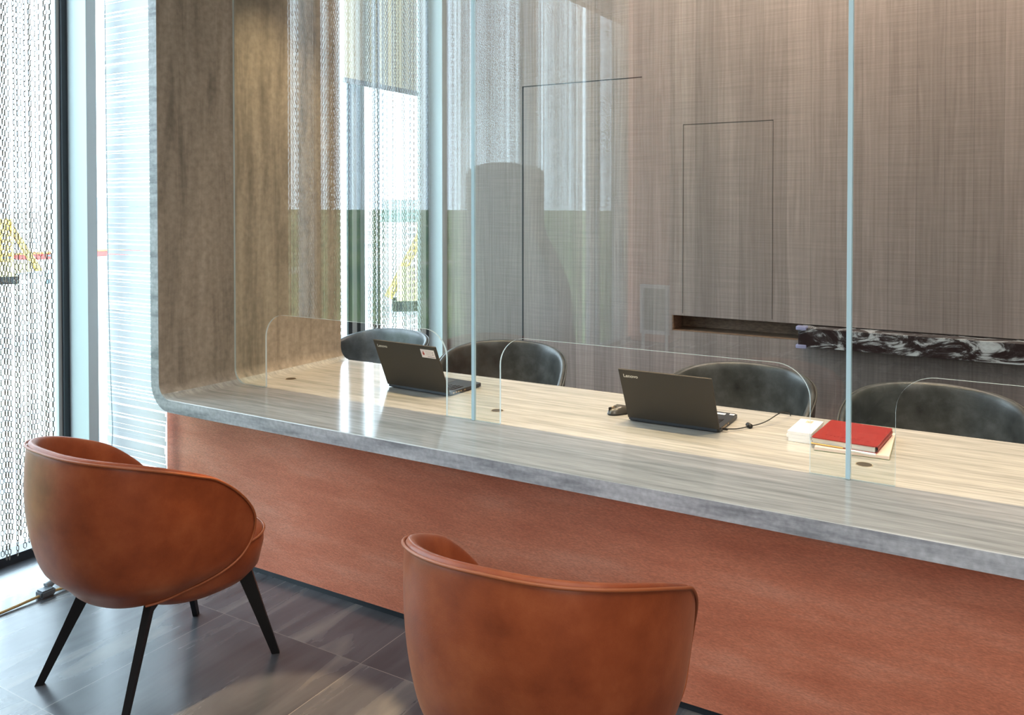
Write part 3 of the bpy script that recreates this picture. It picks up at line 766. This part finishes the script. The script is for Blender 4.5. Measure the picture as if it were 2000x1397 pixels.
# ---------------------------------------------------------------- cord and plug on the floor at the left
cd = empty('floor_power_cord', (-3.3, 1.9, 0), label='tan power cord with a grey plug trailing over the floor tiles by the window', cat='cord')
cd.location = (0, 0, 0)
tube('flex', [(-3.40, 1.2, .006), (-3.40, 1.6, .006), (-3.393, 1.80, .007), (-3.395, 1.93, .012), (-3.388, 2.02, .010), (-3.36, 2.12, .006), (-3.30, 2.3, .006), (-3.22, 2.42, .006)], .0058, GOLDC, cd)
bm = bmesh.new(); box(bm, -3.425, -3.375, 1.925, 1.985, .0005, .030); bmesh.ops.bevel(bm, geom=bm.edges[:], offset=.006, segments=2, affect='EDGES')
bm_obj('socket', bm, plain('plug_grey', (.10, .12, .14), .35), cd)
bm = bmesh.new(); bmesh.ops.create_cone(bm, cap_ends=True, segments=14, radius1=.017, radius2=.013, depth=.034, matrix=Matrix.Translation((-3.42, 1.985, .033)) @ Matrix.Rotation(math.radians(-70), 4, 'X'))
bm_obj('plug', bm, plain('plug_grey2', (.16, .19, .22), .3), cd)
tube('black_lead', [(-3.42, 2.0, .038), (-3.41, 2.04, .05), (-3.37, 2.12, .06), (-3.3, 2.28, .03), (-3.25, 2.38, .006)], .0028, RUBBER, cd)

# ---------------------------------------------------------------- front-room furniture that only the glass mirrors
tt = empty('display_stand', (-3.285, .2, 0), label='tall grey round-topped display stand by the windows, seen mirrored in the glass', cat='display stand')
bm = bmesh.new(); rows_s = [(0, -.30, .42), (.25, -.288, .58), (1.02, -.285, .50), (1.45, -.285, .285), (1.85, -.285, .285)]+[(1.85+.09*math.sin(math.radians(15*k)), -.285*math.cos(math.radians(15*k)), .285*math.cos(math.radians(15*k))) for k in range(1, 6)]
rr_ = [[bm.verts.new(p) for p in ((xl, -.11, z), (xr, -.11, z), (xr, .11, z), (xl, .11, z))] for z, xl, xr in rows_s]
for a, b in zip(rr_, rr_[1:]):
    for i in range(4): bm.faces.new((a[i], a[(i+1) % 4], b[(i+1) % 4], b[i]))
bm.faces.new(rr_[0][::-1]); bm.faces.new(rr_[-1])
bm_obj('body', bm, noisy('stand_grey', [(.28, .31, .31), (.36, .38, .37)], nscale=3, rough=.5), tt)
boxo('foot_plate', (-.32, .60, -.16, .16, 0, .012), BLACK, tt)
pf = empty('poster_frame', (-2.91, -2.0, 0), label='small white framed board on thin legs, seen mirrored in the glass', cat='frame')
bm = bmesh.new()
for d_ in ((-.145, -.11, -.02, .02, .36, .84), (.11, .145, -.02, .02, .36, .84), (-.11, .11, -.02, .02, .805, .84), (-.11, .11, -.02, .02, .36, .395)): box(bm, *d_)
bm_obj('frame', bm, PAPER, pf); boxo('board', (-.11, .11, -.005, .005, .395, .805), plain('board_green', (.25, .30, .26), .5), pf)
for x in (-.12, .12): boxo('leg', (x-.012, x+.012, -.012, .012, 0, .36), PAPER, pf)

# ---------------------------------------------------------------- the site outside
def ground_mat():
    m, t, b, o = nt('site_ground'); L = t.links.new
    geo = N(t, 'ShaderNodeNewGeometry'); sep = N(t, 'ShaderNodeSeparateXYZ'); L(geo.outputs['Position'], sep.inputs[0])
    no = N(t, 'ShaderNodeTexNoise'); no.inputs['Scale'].default_value = .06; no.inputs['Detail'].default_value = 8; L(geo.outputs['Position'], no.inputs['Vector'])
    r = N(t, 'ShaderNodeValToRGB'); e = r.color_ramp.elements
    e[0].position = .35; e[0].color = (.22, .22, .23, 1); e[1].position = .62; e[1].color = (.60, .57, .52, 1); L(no.outputs['Fac'], r.inputs[0])
    r2 = N(t, 'ShaderNodeValToRGB'); e = r2.color_ramp.elements
    e[0].position = .38; e[0].color = (.05, .12, .03, 1); e[1].position = .6; e[1].color = (.16, .22, .06, 1); q = e.new(.68); q.color = (.42, .36, .28, 1); L(no.outputs['Fac'], r2.inputs[0])
    mr = N(t, 'ShaderNodeMapRange'); mr.inputs['From Min'].default_value = 8; mr.inputs['From Max'].default_value = -4; L(sep.outputs['Y'], mr.inputs['Value'])
    mx = N(t, 'ShaderNodeMix', data_type='RGBA'); L(mr.outputs[0], mx.inputs[0]); L(r.outputs[0], mx.inputs[6]); L(r2.outputs[0], mx.inputs[7]); L(mx.outputs[2], b.inputs['Base Color']); b.inputs['Roughness'].default_value = .9
    return m
bm = bmesh.new(); box(bm, -1200, -9, -1200, 1200, -8.2, -8)
tag(bm_obj('ground', bm, ground_mat()), kind='structure')
YEL = plain('machine_yellow', (.62, .42, .10), .5)
def lattice(bm, p, q, w_, n):
    p, q = Vector(p), Vector(q); d = (q-p).normalized(); a = d.orthogonal().normalized(); b2 = d.cross(a)
    cs = [a*w_+b2*w_, a*w_-b2*w_, -a*w_-b2*w_, -a*w_+b2*w_]
    def bar(u, v, t=.09):
        dd = (v-u).normalized(); x = dd.orthogonal().normalized()*t; y = dd.cross(x)
        r0 = [bm.verts.new(u+k) for k in (x, y, -x, -y)]; r1 = [bm.verts.new(v+k) for k in (x, y, -x, -y)]
        for i in range(4): bm.faces.new((r0[i], r0[(i+1) % 4], r1[(i+1) % 4], r1[i]))
    for c in cs: bar(p+c, q+c, .16)
    for i in range(n):
        u = p.lerp(q, i/n); v = p.lerp(q, (i+1)/n)
        for k in range(4): bar(u+cs[k], v+cs[(k+1) % 4])
def rig(loc, rz, lab, s=1.0):
    r = empty('drilling_rig', loc, rz, label=lab, cat='construction machine', group='yellow machines on the site outside'); r.scale = (s, s, s)
    bm = bmesh.new(); lattice(bm, (0, 0, 1.5), (0, 0, 8.0), .45, 8); bm_obj('mast', bm, YEL, r)
    bm = bmesh.new(); lattice(bm, (0, -.5, 7.6), (-3.4, -1, 1.2), .2, 8); bm_obj('stay', bm, YEL, r)
    bm = bmesh.new(); lattice(bm, (0, .5, 7.6), (3.6, 1, 1.0), .2, 8); bm_obj('stay', bm, YEL, r)
    bm = bmesh.new(); box(bm, -2.6, 2.6, -1.6, 1.6, .9, 2.6); box(bm, -2.6, -1.0, -1.5, 0, 2.6, 4.0); bm_obj('engine_house', bm, plain('machine_dark', (.5, .42, .2), .5), r)
    bm = bmesh.new(); box(bm, -3, 3, -1.9, -1.2, 0, .9); box(bm, -3, 3, 1.2, 1.9, 0, .9); bm_obj('tracks', bm, BLACK, r)
    return r
rig((-46, 62, -8), math.radians(40), 'yellow drilling rig outside, seen through the window behind the counter')
rig((-105, 56, -8), math.radians(60), 'yellow drilling rig outside, seen through the left chain curtain')
HUTWIN = plain('hut_window', (.1, .13, .16), .2)
def hut(name, loc, dim, mat, lab, cat, rz=0, roof=None):
    h = empty(name, loc, rz, label=lab, cat=cat)
    boxo('body', (-dim[0]/2, dim[0]/2, -dim[1]/2, dim[1]/2, 0, dim[2]), mat, h)
    boxo('roof', (-dim[0]/2-.2, dim[0]/2+.2, -dim[1]/2-.2, dim[1]/2+.2, dim[2], dim[2]+.3), roof or plain('roof_grey', (.3, .32, .34), .6), h)
    for k in range(5):
        bm = bmesh.new(); box(bm, dim[0]/2-.02, dim[0]/2+.04, -dim[1]*.4+k*dim[1]*.18, -dim[1]*.4+k*dim[1]*.18+dim[1]*.08, dim[2]*.45, dim[2]*.75)
        bm_obj('window', bm, HUTWIN, h)
    return h
hut('site_barrier', (-146, 76, -8), (.6, 60, 1.0), plain('barrier_red', (.70, .05, .04), .6), 'long red site hoarding outside behind the left chain curtain', 'barrier', math.radians(-5), plain('barrier_orange', (.8, .3, .05), .6))
hut('site_cabin', (-122, 62, -8), (4, 9, 1.4), plain('cabin_teal', (.04, .38, .30), .5), 'teal site cabin outside in front of the red hoarding', 'cabin')
hut('site_cabin', (-95, 56, -8), (3, 7, 1.6), plain('cabin_white', (.75, .76, .76), .5), 'white site cabin outside, nearer than the teal cabin', 'cabin', .3)
hut('distant_building', (-420, 330, -8), (40, 150, 13), plain('bld_blue', (.30, .38, .46), .7), 'long pale blue building on the horizon, seen past the left chain curtain', 'building', .1)
hut('distant_building', (-300, 420, -8), (40, 120, 12), plain('bld_green', (.20, .26, .24), .7), 'long grey green building on the horizon, seen through the window behind the counter', 'building', .4)
hut('distant_building', (-420, -300, -8), (40, 200, 13), plain('bld_brown', (.25, .2, .18), .7), 'low brown building on the horizon over the green field, mirrored in the glass', 'building', -.2)
